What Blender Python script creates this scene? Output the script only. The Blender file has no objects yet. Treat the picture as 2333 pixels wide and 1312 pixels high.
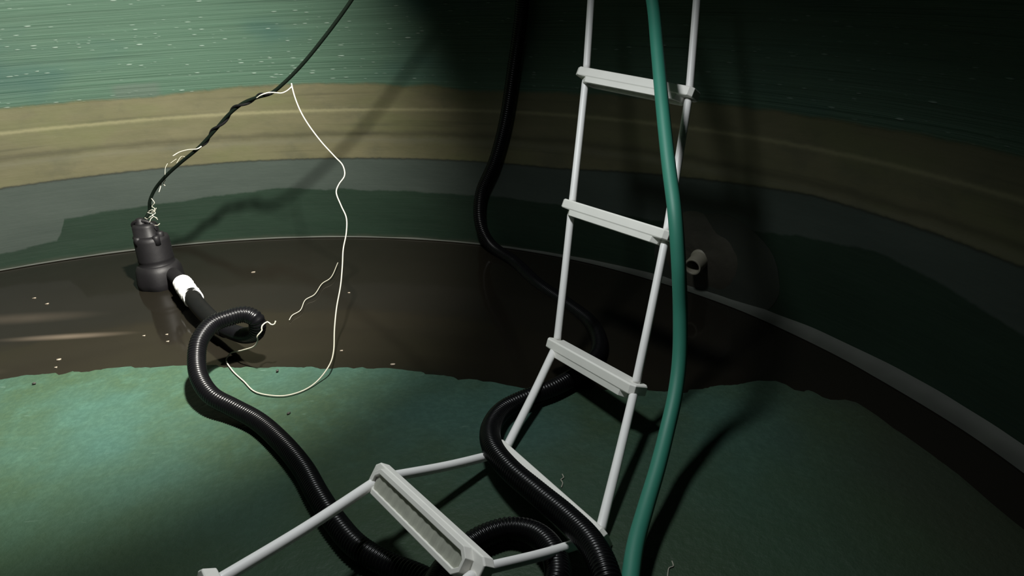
import bpy, math, random
from mathutils import Vector as V, Matrix, noise
random.seed(7)
C = bpy.context.scene.collection
PI = math.pi
TC = (-1.048, .887); TR = 2.14                       # tank centre and radius (m)
# ------------------------------------------------------------------ camera
PITCH, ROLL = math.radians(22.92), math.radians(-3.16)
cp, sp, cr, sr = math.cos(PITCH), math.sin(PITCH), math.cos(ROLL), math.sin(ROLL)
FW = V((0, cp, -sp)); R0 = V((1, 0, 0)); U0 = V((0, sp, cp))
RT = R0*cr + U0*sr; UP = -R0*sr + U0*cr
cam = bpy.data.objects.new('camera', bpy.data.cameras.new('camera')); C.objects.link(cam)
M = Matrix((RT, UP, -FW)).transposed().to_4x4(); M.translation = V((0, 0, 1)); cam.matrix_world = M
cam.data.sensor_width = 36; cam.data.lens = 36*1750/2333; cam.data.clip_start = .02
bpy.context.scene.camera = cam
def ray(u, v): return FW + RT*((u-1166.5)/1750) + UP*((656-v)/1750)
def at(u, v, D): return V((0, 0, 1)) + ray(u, v)*D             # a point at depth D
def on(u, v, z=0):                                              # a point at height z
    d = ray(u, v); return V((0, 0, 1)) + d*((z-1)/d.z)
def cyl(th, z, r=TR):
    a = math.radians(th); return V((TC[0]+r*math.sin(a), TC[1]+r*math.cos(a), z))
# ------------------------------------------------------------------ materials
class NT:
    def __init__(s, name):
        s.m = bpy.data.materials.new(name); s.m.use_nodes = True
        s.t = s.m.node_tree; s.b = s.t.nodes['Principled BSDF']
    def n(s, typ, ins={}, **kw):
        nd = s.t.nodes.new('ShaderNode'+typ)
        for k, v in kw.items(): setattr(nd, k, v)
        for k, v in ins.items():
            if isinstance(v, bpy.types.NodeSocket): s.t.links.new(v, nd.inputs[k])
            else: nd.inputs[k].default_value = v
        return nd
    def math(s, op, a, b=0, c=0, clamp=False):
        return s.n('Math', {0: a, 1: b, 2: c}, operation=op, use_clamp=clamp).outputs[0]
    def mix(s, f, a, b):
        nd = s.n('Mix', data_type='RGBA', blend_type='MIX')
        for i, v in ((0, f), (6, a), (7, b)):
            if isinstance(v, bpy.types.NodeSocket): s.t.links.new(v, nd.inputs[i])
            else: nd.inputs[i].default_value = v if i == 0 else (*v, 1)
        return nd.outputs[2]
    def mul(s, a, b):
        nd = s.n('Mix', data_type='RGBA', blend_type='MULTIPLY'); nd.inputs[0].default_value = 1
        s.t.links.new(a, nd.inputs[6]); s.t.links.new(b, nd.inputs[7]); return nd.outputs[2]
    def smooth(s, x, lo, hi):
        nd = s.n('MapRange', {0: x, 1: lo, 2: hi}, interpolation_type='SMOOTHSTEP'); return nd.outputs[0]
    def noise(s, vec, scale, detail=3, rough=.5): 
        return s.n('TexNoise', {'Vector': vec, 'Scale': scale, 'Detail': detail, 'Roughness': rough}).outputs[0]
    def ramp(s, x, stops, interp='LINEAR'):
        nd = s.n('ValToRGB', {0: x}); cr_ = nd.color_ramp; cr_.interpolation = interp
        while len(cr_.elements) < len(stops): cr_.elements.new(.5)
        for e, (p, c) in zip(cr_.elements, stops):
            e.position = p; e.color = (*(c if isinstance(c, tuple) else (c, c, c)), 1)
        return nd.outputs[0]
    def set(s, **kw):
        for k, v in kw.items():
            k = k.replace('_', ' ')
            if isinstance(v, bpy.types.NodeSocket): s.t.links.new(v, s.b.inputs[k])
            else: s.b.inputs[k].default_value = v
        return s.m
    def bump(s, h, dist, strength=1):
        nd = s.n('Bump', {'Height': h, 'Distance': dist, 'Strength': strength})
        s.t.links.new(nd.outputs[0], s.b.inputs['Normal'])
def plain(name, col, rough=.5, var=.15, scale=30, bump=0, **kw):
    t = NT(name); v = t.n('TexCoord').outputs['Object']
    n = t.noise(v, scale, 4)
    c = t.mix(n, tuple(x*(1-var) for x in col), tuple(min(1, x*(1+var)) for x in col))
    if bump: t.bump(n, bump)
    return t.set(Base_Color=c, Roughness=rough, **kw)
MAT = {}
MAT['sleeve'] = plain('white_plastic_sleeve', (.90, .89, .87), .42, .06, 14)
MAT['step'] = plain('white_moulded_step', (.88, .87, .81), .5, .07, 20)
MAT['rib'] = plain('grey_ribbed_underside', (.42, .43, .36), .7, .3, 45)
MAT['black'] = plain('black_corrugated_plastic', (.0025, .0025, .003), .3, .3, 60, Specular_IOR_Level=.22)
MAT['black_smooth'] = plain('black_smooth_rubber', (.003, .003, .0032), .42, .3, 40, Specular_IOR_Level=.2)
MAT['pump'] = plain('black_pump_plastic', (.0045, .0042, .0048), .55, .35, 30, bump=.0008, Specular_IOR_Level=.25)
MAT['cable'] = plain('dark_green_black_cable', (.002, .004, .0025), .7, .2, 60, Specular_IOR_Level=.05)
MAT['green'] = plain('teal_green_hose_rubber', (.028, .195, .135), .55, .08, 12)
MAT['string'] = plain('off_white_string', (.30, .29, .235), .8, .12, 90)
MAT['tape'] = plain('white_wrap_tape', (.60, .60, .58), .6, .12, 60, bump=.002)
MAT['pipe'] = plain('beige_pipe_plastic', (.16, .15, .115), .5, .15, 40)
MAT['flake'] = plain('pale_flake', (.2, .17, .13), .8, .2, 80)
MAT['crumb'] = plain('dark_crumb', (.02, .02, .015), .8, .2, 80)
MAT['resin2'] = plain('dark_sealing_laminate', (.012, .015, .011), .6, .4, 12)
MAT['resin'] = plain('brown_resin_patch', (.026, .024, .018), .5, .4, 12, bump=.004)
def curve_of(t, x, pts, hi):
    """height of a painted edge as a function of the angle round the tank (deg, -60..100)"""
    u = t.math('MULTIPLY_ADD', x, 1/160, 60/160)
    return t.math('MULTIPLY', t.ramp(u, [((p[0]+60)/160, p[1]/hi) for p in pts]), hi)
def wall_mat():
    t = NT('laminated_green_tank_wall'); v = t.n('TexCoord').outputs['Object']
    s = t.n('SeparateXYZ', {0: v}); x, y, z = s.outputs
    th = t.math('MULTIPLY', t.math('ARCTAN2', x, y), 180/PI)
    arc = t.math('MULTIPLY', th, TR*PI/180)
    q = t.n('CombineXYZ', {0: arc, 1: z, 2: 0}).outputs[0]
    def stretched(sx, sy, scale=1, detail=3, rough=.5):
        m = t.n('Mapping', {0: q, 3: (sx, sy, 1)}).outputs[0]; return t.noise(m, scale, detail, rough)
    wob = t.math('MULTIPLY_ADD', stretched(7, 7, 1, 4), .022, -.011)
    fine = t.math('MULTIPLY_ADD', stretched(45, 45, 1, 3), .008, -.004)
    zz = t.math('ADD', z, t.math('ADD', wob, fine)); z2 = t.math('ADD', z, fine)
    # ---- wound, ribbed upper lay-up
    rib = stretched(.7, 75, 1, 5, .62); rib2 = stretched(2.2, 190, 1, 3, .6); blot = stretched(1.6, 3.5, 1, 3)
    g = t.mix(rib, (.020, .048, .028), (.088, .178, .118))
    g = t.mix(t.math('MULTIPLY', rib2, .45), g, (.095, .20, .135))
    g = t.mix(t.smooth(blot, .5, .75), g, (.030, .095, .080))
    line = t.smooth(stretched(.45, 42, 1, 2), .62, .70)
    g = t.mix(t.math('MULTIPLY', line, .55), g, (.006, .028, .018))
    # pale flecks of dry glass strung along the windings
    fl = t.n('Mapping', {0: q, 3: (20, 82, 1)}).outputs[0]
    vo = t.n('TexVoronoi', {'Vector': fl, 'Scale': 1.25, 'Randomness': 1.0})
    cell = t.n('SeparateColor', {0: vo.outputs['Color']}).outputs[0]
    fk = t.math('MULTIPLY', t.smooth(t.math('ADD', vo.outputs['Distance'], t.math('MULTIPLY', t.n('SeparateColor', {0: vo.outputs['Color']}).outputs[1], .22)), .38, .14), t.math('MULTIPLY', t.math('GREATER_THAN', cell, .42), t.smooth(stretched(3, 40, 1, 2), .35, .55)))
    fk = t.math('MULTIPLY', fk, t.smooth(stretched(.9, 26, 1, 3), .40, .56))
    g = t.mix(t.math('MULTIPLY', fk, .85), g, (.32, .43, .36))
    # ---- hand laid bands lower down
    cloud = stretched(3.2, 9, 1, 5, .6); streak = stretched(.8, 30, 1, 4, .55)
    tan = t.mix(cloud, (.080, .086, .040), (.205, .185, .105))
    tan = t.mix(t.math('MULTIPLY', t.smooth(streak, .55, .72), .55), tan, (.055, .055, .03))
    blo2 = stretched(2.0, 5, 1, 3, .6)
    tan = t.mix(t.math('MULTIPLY', t.smooth(blo2, .45, .68), .55), tan, (.135, .150, .060))
    tan = t.mix(t.math('MULTIPLY', t.smooth(stretched(5, 7, 1.3, 4, .6), .5, .72), .35), tan, (.07, .075, .05))
    def gauss(c, w, src=zz):
        d = t.math('DIVIDE', t.math('SUBTRACT', src, c), w); return t.math('POWER', 2.718, t.math('MULTIPLY', t.math('MULTIPLY', d, d), -1))
    tan = t.mix(t.math('MULTIPLY', gauss(.516, .0065, z2), .45), tan, (.36, .34, .19))
    tan = t.mix(t.math('MULTIPLY', gauss(.425, .012), .45), tan, (.035, .035, .02))
    tan = t.mix(t.math('MULTIPLY', gauss(.400, .012), .25), tan, (.17, .17, .13))
    grey = t.mix(cloud, (.040, .058, .048), (.075, .098, .082))
    dk = t.mix(cloud, (.008, .023, .0125), (.018, .046, .026))
    dk = t.mix(t.math('MULTIPLY', t.smooth(streak, .62, .70), .7), dk, (.008, .03, .02))
    base = t.mix(cloud, (.025, .04, .026), (.045, .055, .036))
    top = curve_of(t, th, [(-60, .61), (-21, .605), (-8, .600), (4, .620), (15, .614), (19, .60), (22, .608), (25, .585), (60, .60), (100, .60)], .8)
    gt = curve_of(t, th, [(-60, .30), (-25, .315), (0, .328), (35, .328), (60, .392), (76, .385), (100, .38)], .8)
    gb = curve_of(t, th, [(-60, .04), (-26, .065), (-19.6, .086), (-19.0, .165), (-13, .178), (-6, .186), (3, .212), (14, .199), (22, .197), (45, .20), (66, .30), (77, .25), (100, .25)], .8)
    def over(edge, w=.004, src=zz):
        return t.smooth(t.math('SUBTRACT', src, edge), -w, w)
    c = t.mix(over(.012, .01), base, dk)
    c = t.mix(over(gb, .005), c, grey)
    c = t.mix(over(gt, .003, z2), c, tan)
    c = t.mix(t.math('MULTIPLY', gauss(gt, .0042, z2), .75), c, (.02, .025, .018))
    c = t.mix(over(top, .008), c, g)
    pt = t.math('MULTIPLY', t.math('MULTIPLY', t.smooth(th, -11.6, -10.6), t.smooth(th, -6.2, -7.2)), t.math('MULTIPLY', over(.60, .01), t.smooth(zz, .660, .640)))
    c = t.mix(t.math('MULTIPLY', pt, .75), c, (.085, .125, .095))
    c = t.mul(c, t.n('RGB').outputs[0]); t.t.nodes['RGB'].outputs[0].default_value = (.45, .45, .45, 1)
    up = over(top, .01)
    h = t.math('MULTIPLY', t.math('ADD', t.math('ADD', rib, t.math('MULTIPLY', rib2, .5)), t.math('MULTIPLY', fk, .6)), up)
    h = t.math('ADD', h, t.math('MULTIPLY', t.math('SUBTRACT', 1, up), t.math('MULTIPLY', cloud, .6)))
    t.bump(h, .0045, .8)
    return t.set(Base_Color=c, Roughness=t.math('MULTIPLY_ADD', rib2, .25, .42), Specular_IOR_Level=.35)
def floor_mat():
    t = NT('teal_green_tank_floor'); v = t.n('TexCoord').outputs['Object']
    n1 = t.noise(v, 2.2, 4); n2 = t.noise(v, 16, 5, .65); n3 = t.noise(v, 70, 3, .6)
    c = t.mix(t.smooth(n1, .35, .65), (.050, .092, .048), (.052, .122, .095))
    c = t.mix(t.math('MULTIPLY', t.smooth(n2, .45, .75), .4), c, (.075, .165, .12))
    c = t.mix(t.math('MULTIPLY', t.smooth(n3, .35, .6), .22), c, (.015, .05, .035))
    m = t.n('Mapping', {0: v, 2: (0, 0, .6), 3: (18, 60, 1)}).outputs[0]
    fib = t.smooth(t.noise(m, 1, 3, .5), .68, .76)
    c = t.mix(t.math('MULTIPLY', fib, .35), c, (.14, .23, .18))
    # olive cast towards the near edge, silt to the right-hand side
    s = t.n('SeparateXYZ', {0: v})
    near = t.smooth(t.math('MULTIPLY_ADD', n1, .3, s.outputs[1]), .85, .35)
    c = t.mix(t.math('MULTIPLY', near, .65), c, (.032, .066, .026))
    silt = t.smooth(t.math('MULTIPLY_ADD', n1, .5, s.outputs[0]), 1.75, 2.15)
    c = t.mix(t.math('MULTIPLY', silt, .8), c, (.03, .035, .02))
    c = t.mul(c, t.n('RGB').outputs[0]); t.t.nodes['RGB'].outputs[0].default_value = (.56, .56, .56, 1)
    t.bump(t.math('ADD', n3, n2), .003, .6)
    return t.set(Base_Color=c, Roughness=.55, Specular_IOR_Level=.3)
def water_mat():
    t = NT('murky_brown_water'); v = t.n('TexCoord').outputs['Object']
    n1 = t.noise(v, 1.6, 4); n2 = t.noise(v, 7, 4)
    c = t.mix(n1, (.0048, .0046, .0032), (.0105, .0088, .0065))
    # pale elongated streaks mixed into the base colour
    for (px, py), ang, L, W, k in (((-.352, 1.287), -28, .26, .028, .85), ((-.60, 1.45), -28, .35, .06, .3), ((-.60, 1.07), -30, .22, .04, .35)):
        m = t.n('Mapping', {0: v, 1: (-px, -py, 0)}).outputs[0]
        m = t.n('Mapping', {0: m, 2: (0, 0, math.radians(ang)), 3: (1/L, 1/W, 1)}).outputs[0]
        d = t.n('VectorMath', {0: m}, operation='LENGTH').outputs['Value']
        f = t.math('MULTIPLY', t.smooth(d, 1, 0), k)
        f = t.math('MULTIPLY', f, t.math('MULTIPLY_ADD', n2, .8, .6))
        c = t.mix(f, c, (.075, .06, .045))
    t.bump(t.noise(v, 5, 2), .004, .25)
    return t.set(Base_Color=c, Roughness=.09, IOR=1.33, Specular_IOR_Level=.45)
MAT['wall'] = wall_mat(); MAT['floor'] = floor_mat(); MAT['water'] = water_mat()
MAT['cove'] = plain('pale_grey_green_laminate', (.030, .034, .027), .7, .5, 9)
MAT['ceil'] = plain('dark_green_tank_roof', (.03, .09, .06), .6, .2, 4)
# ------------------------------------------------------------------ builders
def empty(name, loc=(0, 0, 0)):
    o = bpy.data.objects.new(name, None); C.objects.link(o); o.location = loc; o.empty_display_size = .1; return o
def tag(o, label=None, cat=None, group=None, kind=None):
    for k, v in (('label', label), ('category', cat), ('group', group), ('kind', kind)):
        if v: o[k] = v
    return o
def build(name, verts, faces, mat, parent=None, origin=None, smooth=True):
    """world-space verts -> one mesh object whose origin sits at `origin` (or its parent's)"""
    org = V(origin) if origin is not None else (V(parent_loc(parent)) if parent else V((0, 0, 0)))
    me = bpy.data.meshes.new(name); me.from_pydata([tuple(V(p)-org) for p in verts], [], faces); me.validate()
    if smooth:
        for p in me.polygons: p.use_smooth = True
    o = bpy.data.objects.new(name, me); C.objects.link(o); me.materials.append(mat)
    if parent: o.parent = parent; o.location = org - V(parent_loc(parent))
    else: o.location = org
    return o
def parent_loc(p):
    l = V((0, 0, 0))
    while p: l += p.location; p = p.parent
    return l
def spline(pts, step=.01):
    P = [V(p) for p in pts]; P = [P[0]*2-P[1]] + P + [P[-1]*2-P[-2]]; out = []
    for i in range(1, len(P)-2):
        a, b, c, d = P[i-1:i+3]
        # centripetal Catmull-Rom
        t0 = 0; t1 = t0+max((b-a).length, 1e-5)**.5; t2 = t1+max((c-b).length, 1e-5)**.5; t3 = t2+max((d-c).length, 1e-5)**.5
        n = max(3, int((c-b).length/step*1.3)+1)
        for k in range(n):
            t = t1+(t2-t1)*k/n
            A1 = a*((t1-t)/(t1-t0))+b*((t-t0)/(t1-t0)); A2 = b*((t2-t)/(t2-t1))+c*((t-t1)/(t2-t1)); A3 = c*((t3-t)/(t3-t2))+d*((t-t2)/(t3-t2))
            B1 = A1*((t2-t)/(t2-t0))+A2*((t-t0)/(t2-t0)); B2 = A2*((t3-t)/(t3-t1))+A3*((t-t1)/(t3-t1))
            out.append(B1*((t2-t)/(t2-t1))+B2*((t-t1)/(t2-t1)))
    out.append(P[-2])
    res = [out[0]]; acc = 0; L = 0                       # even spacing
    for i in range(1, len(out)):
        seg = (out[i]-out[i-1]).length
        while seg > 1e-9 and acc+seg >= step:
            k = (step-acc)/seg; q = out[i-1].lerp(out[i], k); res.append(q); out[i-1] = q; seg = (out[i]-q).length; acc = 0
        acc += seg
    if (res[-1]-out[-1]).length > step*.2: res.append(out[-1])
    return res
def frames(path):
    T = [(path[min(i+1, len(path)-1)]-path[max(i-1, 0)]).normalized() for i in range(len(path))]
    n = T[0].orthogonal().normalized(); N = []
    for t in T:
        n = (n-t*n.dot(t)).normalized(); N.append((t, n, t.cross(n)))
    return N
def tube(path, rad, seg=12, cap=True):
    """rad: number or f(i) or f(i,angle)"""
    vs, fs = [], []
    for i, (p, (t, n, b)) in enumerate(zip(path, frames(path))):
        r = rad(i) if callable(rad) else rad
        for k in range(seg):
            a = 2*PI*k/seg; vs.append(p+(n*math.cos(a)+b*math.sin(a))*r)
    for i in range(len(path)-1):
        for k in range(seg):
            k2 = (k+1) % seg; fs.append((i*seg+k, i*seg+k2, (i+1)*seg+k2, (i+1)*seg+k))
    if cap: fs += [tuple(range(seg))[::-1], tuple((len(path)-1)*seg+k for k in range(seg))]
    return vs, fs
def ribbed(pts, r, pitch=.0075, depth=.0028, seg=18):
    path = spline(pts, pitch/4); pat = (0, 1, 1, 0)
    prof = (r-depth, r-depth*.25, r, r-depth*.25)
    return tube(path, lambda i: prof[i % 4], seg)
def lathe(c, axis, prof, seg=32, poly=None):
    """closed profile [(r, h)] round an axis from c"""
    z = V(axis).normalized(); x = z.orthogonal().normalized(); y = z.cross(x); c = V(c); vs, fs = [], []
    for r, h in prof:
        for k in range(seg):
            a = 2*PI*k/seg; rr = r*(poly(a, h) if poly else 1); vs.append(c+z*h+(x*math.cos(a)+y*math.sin(a))*rr)
    for i in range(len(prof)-1):
        for k in range(seg):
            k2 = (k+1) % seg; fs.append((i*seg+k, i*seg+k2, (i+1)*seg+k2, (i+1)*seg+k))
    fs += [tuple(range(seg))[::-1], tuple((len(prof)-1)*seg+k for k in range(seg))]
    return vs, fs
def join(*ms):
    vs, fs = [], []
    for v, f in ms:
        o = len(vs); vs += list(v); fs += [tuple(i+o for i in q) for q in f]
    return vs, fs
def bevel(o, w, seg=2, ang=.6):
    m = o.modifiers.new('bevel', 'BEVEL'); m.width = w; m.segments = seg; m.limit_method = 'ANGLE'; m.angle_limit = ang
    return o
def flat(o):
    for p in o.data.polygons: p.use_smooth = False
    return o
# ------------------------------------------------------------------ the tank
SHORE = [(-3.3, 1.55), (-2.4, 1.75), (-1.9, 1.86), (-1.44, 1.91), (-1.22, 1.95), (-.97, 1.94), (-.70, 1.90), (-.39, 1.86), (-.14, 1.78), (.02, 1.70), (.22, 1.68), (.41, 1.65), (.64, 1.69), (.80, 1.55), (.88, 1.31), (.93, 1.0), (1.3, .6)]
def shore(x):
    for (a, ya), (b, yb) in zip(SHORE, SHORE[1:]):
        if a <= x <= b:
            k = (x-a)/(b-a); return ya+(yb-ya)*k
    return SHORE[0][1] if x < SHORE[0][0] else SHORE[-1][1]
WZ = .0
def floor_z(x, y):
    d = shore(x)-y                                        # >0 on the dry side
    n = noise.noise((x*9, y*9, 0))*.0011+noise.noise((x*30, y*30, 3))*.0006
    if d > 0: return WZ + .0045*(1-math.exp(-d*5)) + n
    return WZ - .05*(1-math.exp(d*1.6)) + n
def disc(name, f, mat, r, nr, na, origin=(TC[0], TC[1], 0)):
    vs, fs = [V((TC[0], TC[1], f(TC[0], TC[1])))], []
    for i in range(1, nr+1):
        for k in range(na):
            a = 2*PI*k/na; rr = r*i/nr; x = TC[0]+rr*math.sin(a); y = TC[1]+rr*math.cos(a); vs.append(V((x, y, f(x, y))))
    for k in range(na): fs.append((0, 1+(k+1) % na, 1+k))
    for i in range(nr-1):
        for k in range(na):
            k2 = (k+1) % na; fs.append((1+i*na+k, 1+i*na+k2, 1+(i+1)*na+k2, 1+(i+1)*na+k))
    return build(name, vs, fs, mat, origin=origin)
ROOF = 2.15
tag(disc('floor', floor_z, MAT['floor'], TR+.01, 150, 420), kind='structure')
w = disc('water', lambda x, y: WZ, MAT['water'], TR, 2, 120)
tag(w, 'shallow murky brown water lying along the foot of the wall', 'water', kind='stuff')
vs, fs = [], []
NA, ZS = 300, [-.08, 0, .1, .3, .5, .7, .9, 1.2, 1.6, ROOF]
for z in ZS:
    for k in range(NA): vs.append(cyl(360*k/NA, z))
for i in range(len(ZS)-1):
    for k in range(NA):
        k2 = (k+1) % NA; fs.append((i*NA+k, (i+1)*NA+k, (i+1)*NA+k2, i*NA+k2))
tag(build('wall_round', vs, fs, MAT['wall'], origin=(TC[0], TC[1], 0)), kind='structure')
vs, fs = [], []                                            # domed roof
for i in range(8):
    for k in range(90):
        a = PI/2*i/7; r = TR*math.cos(a)+.001; vs.append(V((TC[0]+r*math.sin(2*PI*k/90), TC[1]+r*math.cos(2*PI*k/90), ROOF+.35*math.sin(a))))
for i in range(7):
    for k in range(90):
        k2 = (k+1) % 90; fs.append((i*90+k, (i+1)*90+k, (i+1)*90+k2, i*90+k2))
tag(build('ceiling', vs, fs, MAT['ceil'], origin=(TC[0], TC[1], ROOF)), kind='structure')
# pale laminate cove where the wall meets the floor, broad on the right, a thin lip on the left
vs, fs = [], []; n = 0
for k in range(361):
    th = -60+160*k/360
    w = .004+.044*max(0, min(1, (th-28)/40))
    w *= 1+.25*noise.noise((th*.12, 0, 0)) ; up = .003+.38*w + .003*noise.noise((th*.3, 4, 0))
    for j in range(5):
        a = j/4; vs.append(cyl(th, .0025+up*a**1.7, TR-w*(1-a)**1.3-.0015))
    if k:
        for j in range(4): fs.append(((k-1)*5+j, (k-1)*5+j+1, k*5+j+1, k*5+j))
tag(build('trim_1', vs, fs, MAT['cove'], origin=cyl(20, 0)), kind='structure')
# ------------------------------------------------------------------ pipe stub in the wall
TH = 50.4; ps = empty('drain_pipe', cyl(TH, .09)); 
tag(ps, 'short beige pipe stub with open end poking from a brown patch on the wall', 'pipe')
def pad(thc, zc, ra, rz, h, seed):
    vs, fs = [], []; NR, NK = 7, 48
    for i in range(NR+1):
        for k in range(NK):
            a = 2*PI*k/NK; rr = i/NR; wob = 1+.16*noise.noise((math.cos(a)*1.3, math.sin(a)*1.3, seed))
            hh = h*(1-rr**4)+.0015*noise.noise((i, k*.3, seed))
            vs.append(cyl(thc+math.degrees(ra*rr*wob*math.cos(a)/TR), zc+rz*rr*wob*math.sin(a), TR-.0005-max(hh, 0)))
    for i in range(NR):
        for k in range(NK):
            k2 = (k+1) % NK; fs.append((i*NK+k, i*NK+k2, (i+1)*NK+k2, (i+1)*NK+k))
    fs.append(tuple(range(NK))); return vs, fs
build('sealing_patch', *pad(51.8, .105, .24, .17, .006, 3), MAT['resin2'], ps)
build('resin_pad', *pad(50.3, .12, .155, .135, .012, 9), MAT['resin'], ps)
c0 = cyl(TH, .115, TR); ax = (cyl(TH, .10, 1)-cyl(TH, .10, 2)); ax = (ax+V((.1, -.25, -.12))).normalized()
v_, f_ = lathe(c0, ax, [(.033, .0), (.033, .010), (.028, .016), (.027, .067), (.0265, .070), (.0215, .070), (.0205, .068), (.0205, .004)], 40)
bevel(build('pipe_stub', v_, f_, MAT['pipe'], ps), .0008)
# ------------------------------------------------------------------ rope ladder
def P(*a): return V(a)
R1 = (P(.232, 2.134, .711), P(.459, 1.906, .682)); R2 = (P(.170, 1.951, .400), P(.367, 1.695, .394))
R3 = (P(.107, 1.764, .089), P(.261, 1.483, .114)); R4 = (on(1149, 1030, .018), on(1364, 1224, .018))
R5 = (at(868, 1090, 1.41), at(1088, 1300, 1.154)); R6 = (at(470, 1340, 1.10), at(470, 1340, 1.10)+V((.184, -.269, .02)))
R0p = (R1[0]+V((.045, .165, .321)), R1[1]+V((.055, .165, .321)))
Rt = (R0p[0]+V((.02, .02, .36)), R0p[1]+V((.02, .02, .36)))
Ru = (Rt[0]+V((.0, .0, .367)), Rt[1]+V((.0, .0, .367)))
R7 = (R6[0]+V((-.13, -.22, -.185)), R6[1]+V((-.13, -.22, -.185)))
lad = empty('rope_ladder', (R4[0]+R4[1])/2)
tag(lad, 'white ladder of tubes and moulded steps hanging down and folding onto the floor', 'ladder')
def step(L, R, u):
    """moulded step between two rails, u = which way its hollow ribbed side faces"""
    c = (L+R)/2; X = (R-L).normalized(); u = V(u); u = (u-X*u.dot(X)).normalized(); N = X.cross(u)
    if N.dot(V((0, -.6, 1))) < 0: N = -N
    hl = (R-L).length/2+.020
    def Q(x, y, z): return c+X*x+N*y+u*z
    def plan(hx, hy, ch, z): 
        return [Q(-hx+ch, -hy, z), Q(hx-ch, -hy, z), Q(hx, -hy+ch*.8, z), Q(hx, hy-ch*.8, z), Q(hx-ch, hy, z), Q(-hx+ch, hy, z), Q(-hx, hy-ch*.8, z), Q(-hx, -hy+ch*.8, z)]
    rings = [plan(hl-.002, .023, .010, -.013), plan(hl, .026, .011, -.010), plan(hl, .026, .011, .009), plan(hl-.002, .0245, .011, .011),
             plan(hl-.024, .0245, .016, .012), plan(hl-.028, .0235, .015, .026), plan(hl-.034, .0145, .011, .026), plan(hl-.035, .0140, .010, .016)]
    vs = [p for r in rings for p in r]; fs = []
    for i in range(len(rings)-1):
        for k in range(8):
            k2 = (k+1) % 8; fs.append((i*8+k, i*8+k2, (i+1)*8+k2, (i+1)*8+k))
    fs.append(tuple(range(8))[::-1])
    o = build('step', vs, fs, MAT['step'], lad); flat(o); bevel(o, .0015)
    # ribbed web in the hollow
    vs, fs = [], []; n = 13; hx = hl-.038
    for i in range(n*4+1):
        x = -hx+2*hx*i/(n*4); z = .0218 if i % 4 in (1, 2) else .0210
        vs += [Q(x, -.0143, z), Q(x, .0143, z)]
        if i: fs.append((2*i-2, 2*i-1, 2*i+1, 2*i))
    rb = build('ribbed_underside', vs, fs, MAT['rib'], o); flat(rb)
    return o
down = (R3[0]-R1[0]).normalized()
step(*R0p, down); step(*R1, down); step(*R2, down); step(*R3, down+V((0, 0, -.1)))
step(*Rt, (0, 0, -1)); step(*R4, (-.85, -.35, -.35))
step(*R5, (-.48, -.40, .50)); step(*R6, (-.3, -.6, .3)); step(*R7, (-.5, -.7, -.2))
seq = [Ru, Rt, R0p, R1, R2, R3, R4, R5, R6, R7]
for s in (0, 1):
    for i in range(len(seq)-1):
        a, b = seq[i][s], seq[i+1][s]; d = (b-a).normalized(); L = (b-a).length
        g0, g1 = (.0 if i == 0 else .014), .012
        pa, pb = a+d*g0, b-d*g1
        if i in (0, 1): sag = 0
        else: sag = .004
        pts = [pa, (pa+pb)/2+V((0, 0, -sag)), pb]
        path = spline(pts, .012)
        n = len(path)
        tb = build('tube', *tube(path, lambda k: .0098 if 0 < k < n-1 else .0088, 16), MAT['sleeve'], lad)
    # thin rope core running right through
    core = spline([seq[i][s] for i in range(len(seq))], .02)
    core = []
    for i in range(len(seq)-1): core += [seq[i][s].lerp(seq[i+1][s], k/6) for k in range(6)]
    core.append(seq[-1][s])
    build('rope', *tube(core, .0045, 8), MAT['string'], lad)
# ------------------------------------------------------------------ long black corrugated hose
HR = .0235
A = [on(447, 690, .062), on(470, 716, .052), on(500, 742, .050), on(532, 757, .060), on(562, 764, .075), on(584, 755, .100), on(583, 728, .140), on(558, 716, .155), on(520, 724, .155), on(485, 738, .150), on(455, 775, .130), on(448, 818, .100), on(455, 862, .074), on(483, 902, .052), on(530, 928, .038), on(585, 958, .029),
     on(640, 1006, .029), on(690, 1066, .029), on(726, 1130, .029), on(768, 1194, .029), on(815, 1246, .029), on(880, 1285, .029), on(960, 1318, .029), on(1060, 1372, .03)]
B = [on(1180, 1390, .045), on(1262, 1340, .060), on(1262, 1262, .050), on(1215, 1215, .036), on(1160, 1206, .030), on(1100, 1224, .030), on(1050, 1258, .030), on(1005, 1310, .055), on(985, 1370, .085), on(1010, 1460, .085), on(1120, 1530, .07), on(1290, 1520, .07), on(1385, 1440, .09), on(1392, 1370, .115)]
D_ = [on(1378, 1300, .125), on(1345, 1235, .112), on(1290, 1178, .092), on(1225, 1124, .078), on(1160, 1068, .070), on(1122, 1018, .060), on(1120, 970, .040), on(1150, 932, .030), on(1205, 905, .029), on(1265, 882, .028), on(1320, 850, .024), on(1365, 800, .012), on(1350, 742, .002), on(1290, 693, -.004), on(1225, 648, -.002), on(1172, 598, .004)]
E_ = [cyl(27.6, .03, TR-.045), cyl(26.6, .10, TR-.035), cyl(26.8, .21, TR-.030), cyl(28.6, .34, TR-.030), cyl(30.0, .48, TR-.030), cyl(31.2, .66, TR-.03), cyl(32.5, .885, TR-.03), cyl(33.2, 1.3, TR-.03), cyl(33.2, ROOF-.01, TR-.03)]
hose = empty('corrugated_hose', on(700, 1066, 0))
tag(hose, 'long black corrugated hose looping from the pump across the floor and up the wall', 'hose')
hp = A[2:]+B+D_+E_
build('ribbed_tube', *ribbed(hp, HR), MAT['black'], hose)
sm = spline([on(437, 672, .062), on(447, 690, .062), on(470, 716, .052), on(500, 742, .050), on(515, 750, .054)], .006)
build('smooth_end', *tube(sm, .0262, 24), MAT['black_smooth'], hose)
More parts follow.
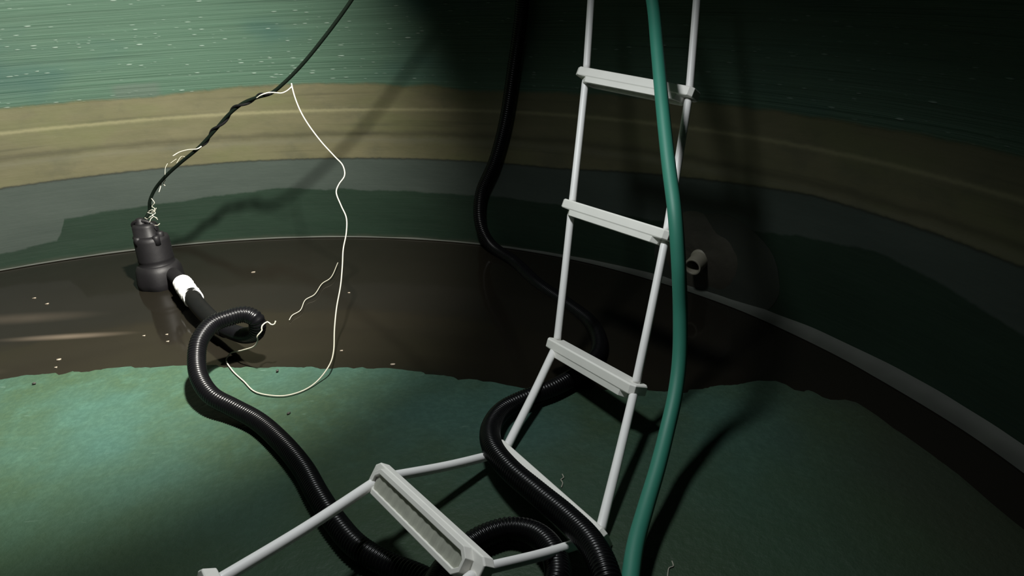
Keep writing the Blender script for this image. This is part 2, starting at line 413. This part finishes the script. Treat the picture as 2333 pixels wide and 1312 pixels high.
# ------------------------------------------------------------------ green hose
gp = [at(1430, -500, 2.0), at(1462, -120, 1.93), at(1486, 0, 1.90), at(1498, 120, 1.83), at(1510, 250, 1.75), at(1524, 380, 1.68), at(1538, 490, 1.62), at(1546, 600, 1.61), at(1550, 720, 1.62), at(1548, 820, 1.61), at(1538, 900, 1.585), at(1520, 980, 1.545), at(1497, 1070, 1.48), at(1470, 1160, 1.41), at(1448, 1240, 1.34), at(1436, 1320, 1.275), on(1428, 1420, .045), on(1430, 1560, .016), on(1500, 1900, .016)]
top_ = gp[0]; gp = [V((top_.x-.02, top_.y+.05, ROOF-.01))]+gp
tag(build('garden_hose', *tube(spline(gp, .012), .0155, 20), MAT['green'], origin=on(1430, 1450)), 'smooth teal green hose hanging in front of the white ladder', 'hose')
# ------------------------------------------------------------------ pump
pb = on(370, 646, 0); pm = empty('submersible_pump', pb)
tag(pm, 'black submersible pump standing upright in the brown water by the wall', 'pump')
lean = V((-.02, .04, 1)).normalized()
hexa = lambda a, h: 1+.035*math.cos(6*a) if h < .06 else 1
build('base', *lathe(pb+V((0, 0, -.012)), lean, [(.070, 0), (.079, .006), (.0805, .03), (.077, .070), (.069, .088), (.061, .092)], 48, hexa), MAT['pump'], pm)
body = build('motor_body', *lathe(pb+lean*.058, lean, [(.074, 0), (.072, .006), (.061, .022), (.0585, .034), (.0605, .038), (.0595, .042), (.0590, .108), (.056, .120), (.047, .125)], 48), MAT['pump'], pm)
tc = pb+lean*.181+V((-.012, 0, 0))
build('top_cap', *lathe(tc, lean, [(.046, 0), (.046, .004), (.042, .008), (.041, .036), (.037, .044), (.026, .046)], 36, lambda a, h: 1+.05*math.cos(4*a)), MAT['pump'], pm)
build('cable_gland', *lathe(tc+lean*.040+V((-.010, -.004, 0)), lean, [(.018, 0), (.018, .010), (.014, .012), (.014, .022), (.010, .026)], 20), MAT['pump'], pm)
for dx, dy, hh in ((.040, -.012, .034), (.034, -.036, .026), (-.030, -.038, .024)):
    build('bolt_boss', *lathe(pb+lean*.158+V((dx, dy, 0)), lean, [(.013, 0), (.013, hh), (.010, hh+.006), (.006, hh+.007)], 16), MAT['pump'], pm)
hpth = spline([tc+V((-.037, .006, .018)), tc+V((-.040, 0, .044)), tc+V((-.020, -.006, .056)), tc+V((.012, -.006, .054)), tc+V((.034, -.004, .036)), tc+V((.036, 0, .012))], .005)
build('handle', *tube(hpth, .0066, 12), MAT['pump'], pm)
nz0 = pb+V((.045, -.01, .045)); nz1 = on(423, 652, .060)
build('outlet_pipe', *tube(spline([nz0, nz0.lerp(nz1, .6), on(440, 679, .058)], .005), .0235, 24), MAT['pump'], pm)
pth = spline([on(416, 645, .062), on(424, 657, .060), on(434, 671, .058), on(442, 682, .057)], .0035)
def taper(i): return .0295+.0018*math.sin(i*1.7)+.0012*noise.noise((i*.8, 0, 0))
tv, tf = tube(pth, taper, 28); tv = [p+V((noise.noise(p*60), noise.noise(p*60+V((9, 0, 0))), noise.noise(p*60+V((0, 9, 0)))))*.0028 for p in tv]
build('joint_tape', tv, tf, MAT['tape'], pm)['label'] = 'white tape wrapped round the outlet joint'
# ------------------------------------------------------------------ cable, string
def lerpD(ptsD, step=.01): return spline([at(*p) for p in ptsD], step)
gtop = tc+lean*.06+V((-.004, -.004, 0))
cab = [(340, 482, 2.715), (341, 460, 2.70), (352, 433, 2.68), (378, 401, 2.64), (412, 370, 2.60), (452, 337, 2.56), (492, 294, 2.52), (520, 262, 2.49), (552, 236, 2.46), (585, 222, 2.435), (618, 212, 2.41), (648, 188, 2.38), (690, 145, 2.34), (735, 90, 2.29), (770, 44, 2.25), (801, 0, 2.21), (880, -120, 2.12), (960, -260, 2.02)]
cpts = [gtop-lean*.012]+[at(*p) for p in cab]; e = cpts[-1]; cpts.append(V((e.x+.12, e.y-.05, ROOF-.01)))
tag(build('power_cable', *tube(spline(cpts, .008), .0056, 12), MAT['cable'], origin=pb+V((0, 0, .2))), 'thin black cable slanting from the pump top up across the wall', 'cable')
st = empty('white_string', at(665, 190, 2.37))
tag(st, 'thin white string wound on the pump cable and trailing down to the floor', 'string')
cable_path = spline(cpts, .008)
def near(u, v, D):
    p = at(u, v, D); return min(range(len(cable_path)), key=lambda i: (cable_path[i]-p).length)
# second dark strand twisted round the cable between (455,338) and (620,212)
i0, i1 = near(455, 336, 2.56), near(622, 210, 2.41); tw = []
fr = frames(cable_path)
for i in range(i0, i1+1):
    a = (i-i0)*.42; t, n, b = fr[i]; env = min(1, (i-i0)/4, (i1-i)/4); tw.append(cable_path[i]+(n*math.cos(a)+b*math.sin(a))*(.0062*env+.001))
tag(build('tie_cord', *tube(tw, .0042, 10), MAT['black_smooth'], origin=tw[0]), 'dark cord twisted round the slanting black cable below the knot', 'cord')
SR = .0019
wind = []
for i in range(i0, i1+1, 1):
    a = (i-i0)*.16+2.2; t, n, b = fr[i]; wind.append(cable_path[i]+(n*math.cos(a)+b*math.sin(a))*.0105)
left_tail = [at(393, 356, 2.585), at(408, 347, 2.58), at(430, 341, 2.565), at(450, 339, 2.548)]
knot = at(665, 197, 2.37)
s1 = [at(584, 224, 2.42), at(596, 216, 2.40), at(612, 211, 2.395), at(626, 211, 2.39), at(642, 212, 2.38), at(655, 206, 2.375), knot]
build('wrapped_end', *tube(spline(s1, .006), SR, 8), MAT['string'], st)
build('short_end', *tube(spline(left_tail+[at(458, 334, 2.55), at(464, 328, 2.56)], .006), SR, 8), MAT['string'], st)
tail = [at(664, 190, 2.372), at(666, 200, 2.37), at(672, 222, 2.365), at(685, 254, 2.36), at(702, 283, 2.355), at(732, 323, 2.345), at(763, 357, 2.335), at(781, 377, 2.33), at(785, 400, 2.325), at(772, 420, 2.32), at(766, 437, 2.315), at(777, 468, 2.305), at(789, 496, 2.295), at(789, 530, 2.285), at(782, 568, 2.27), at(780, 605, 2.255), at(776, 650, 2.235), at(767, 700, 2.205), at(762, 750, 2.165), at(760, 800, 2.13), on(748, 836, .03), on(725, 866, .012), on(700, 885, .007)]
fl = [on(670, 897, .007), on(640, 902, .007), on(585, 894, .007), on(555, 868, .007), on(528, 842, .006), on(516, 817, .006), on(524, 806, .015), at(552, 798, 2.13), at(580, 788, 2.09), at(587, 775, 2.07), at(586, 766, 2.06), at(597, 752, 2.06), at(596, 744, 2.06), at(610, 733, 2.07), at(617, 739, 2.07), at(625, 739, 2.07), at(628, 731, 2.07)]
build('trailing_end', *tube(spline(tail+fl, .006), SR, 8), MAT['string'], st)
sc = [on(770, 598, .02), on(752, 634, .012), on(735, 645, .010), on(715, 672, .010), on(697, 682, .008), on(683, 708, .008), on(666, 718, .008), on(659, 729, .006)]
build('faint_line', *tube(spline(sc, .006), SR*.7, 8), MAT['string'], st)  # thin pale line laid just above the water
# frayed twine at the foot of the cable, and cable glints modelled as thread
kn = empty('frayed_twine', gtop)
tag(kn, 'frayed white twine, and glints modelled as thread, on the cable where it enters the pump top', 'twine')
T = [[(345, 452), (352, 462), (346, 470), (353, 476), (345, 484)], [(338, 482), (348, 478), (354, 486), (346, 490), (358, 497)], [(341, 506), (344, 498), (351, 494), (357, 498), (359, 500)], [(336, 484), (345, 486), (353, 480), (356, 474)], [(330, 496), (335, 499), (342, 494), (349, 490)], [(352, 513), (360, 513), (364, 509)], [(376, 423), (372, 418), (377, 410)], [(370, 405), (366, 425), (362, 438)]]
for pts in T:
    build('strand_and_glint', *tube(spline([at(u, v, 2.66+.02*random.random()) for u, v in pts], .004), .0013, 6), MAT['string'], kn)
fr1 = [[(376, 398), (377, 382), (382, 372)], [(388, 372), (396, 366), (402, 362)], [(402, 372), (414, 356), (422, 358), (426, 362)]]
for pts in fr1: build('strand_and_glint', *tube(spline([at(u, v, 2.60) for u, v in pts], .004), .0008, 6), MAT['string'], kn)
# ------------------------------------------------------------------ flakes, crumbs and threads
FL = [((78, 679), 'pale flake floating on the water, farther of the two nearest the left wall'), ((107, 692), 'pale flake floating on the water, nearer of the two left of the pump'),
      ((134, 819), 'pale flake on the brown water beside the near left shore'), ((127, 837), 'small pale flake right at the near left shore'), ((328, 765), 'small pale flake on the water below the pump'),
      ((577, 620), 'pale flake on the water right of the pump, above the hose loop'), ((795, 667), 'small pale flake on the water right of the long white string'),
      ((778, 799), 'small pale flake near the shore beside the hanging string'), ((895, 830), 'pale flake at the shoreline halfway between string and ladder'), ((380, 762), 'tiny bright flake on the water left of the hose loop'), ((382, 778), 'tiny bright flake nearer the shore left of the hose loop')]
for i, ((u, v), lab) in enumerate(FL):
    p = on(u, v, .0008); r = .0055 if i in (0, 1, 2, 5, 8) else .0035; vs = []
    NK = 9
    for z in (0, .0012):
        for k in range(NK):
            a = 2*PI*k/NK; rr = r*(1+.35*noise.noise((math.cos(a)*2, math.sin(a)*2, i*3.1))); vs.append(p+V((rr*1.3*math.cos(a), rr*math.sin(a), z+.0006*math.sin(a*3))))
    fs = [tuple(range(NK))[::-1], tuple(range(NK, 2*NK))]+[(k, (k+1) % NK, NK+(k+1) % NK, NK+k) for k in range(NK)]
    tag(build('debris_flake', vs, fs, MAT['flake'], origin=p), lab, 'debris', 'pale flakes on the water')
CR = [((632, 845), 'dark crumb on the green floor just inside the hose loop shore'), ((658, 942), 'dark crumb on the green floor below the string'), ((506, 822), 'dark crumb at the shoreline inside the hose loop'), ((78, 874), 'dark crumb on the green floor near the left shore')]
for i, ((u, v), lab) in enumerate(CR):
    p = on(u, v, .0045)
    tag(build('dirt_crumb', *lathe(p, (0, 0, 1), [(.004, 0), (.005, .002), (.002, .004)], 7, lambda a, h: 1+.3*math.sin(a*2+i)), MAT['crumb'], origin=p), lab, 'debris', 'dark crumbs on the floor')
for pts, lab in (([(1281, 1080), (1284, 1088), (1278, 1092), (1282, 1100), (1279, 1110)], 'short white thread scrap on the floor framed by the ladder'),
                 ([(1531, 1278), (1534, 1290), (1525, 1293), (1522, 1304), (1521, 1318)], 'short white thread scrap on the floor right of the green hose')):
    ph = spline([on(u, v, .006) for u, v in pts], .003)
    tag(build('thread_scrap', *tube(ph, .0012, 6), MAT['string'], origin=ph[0]), lab, 'thread', 'thread scraps on the floor')
# ------------------------------------------------------------------ light
def lamp(name, loc, target, power, size, angle=None, blend=1, col=(1, 1, 1)):
    d = bpy.data.lights.new(name, 'SPOT' if angle else 'POINT'); d.energy = power; d.color = col; d.shadow_soft_size = size
    if angle: d.spot_size = math.radians(angle); d.spot_blend = blend
    o = bpy.data.objects.new(name, d); C.objects.link(o); o.location = loc
    if target is not None: o.rotation_euler = (V(target)-V(loc)).to_track_quat('-Z', 'Y').to_euler()
    return o
LP = V((-.28, 1.45, 1.62))
lamp('work_light', LP, (-1.46, 2.28, .45), 930, .045, 96, 1, (1, .96, .88))
lamp('ladder_fill', LP+V((.10, -.03, -.03)), (-.22, 1.47, 0), 53, .10, 114, .75, (.95, .99, 1))  # unseen second spot added to brighten the ladder
W = bpy.data.worlds.new('World'); bpy.context.scene.world = W; W.use_nodes = True
W.node_tree.nodes['Background'].inputs[0].default_value = (.5, .7, .65, 1); W.node_tree.nodes['Background'].inputs[1].default_value = .02
sc_ = bpy.context.scene
sc_.view_settings.view_transform = 'Standard'; sc_.view_settings.look = 'None'; sc_.view_settings.exposure = 0
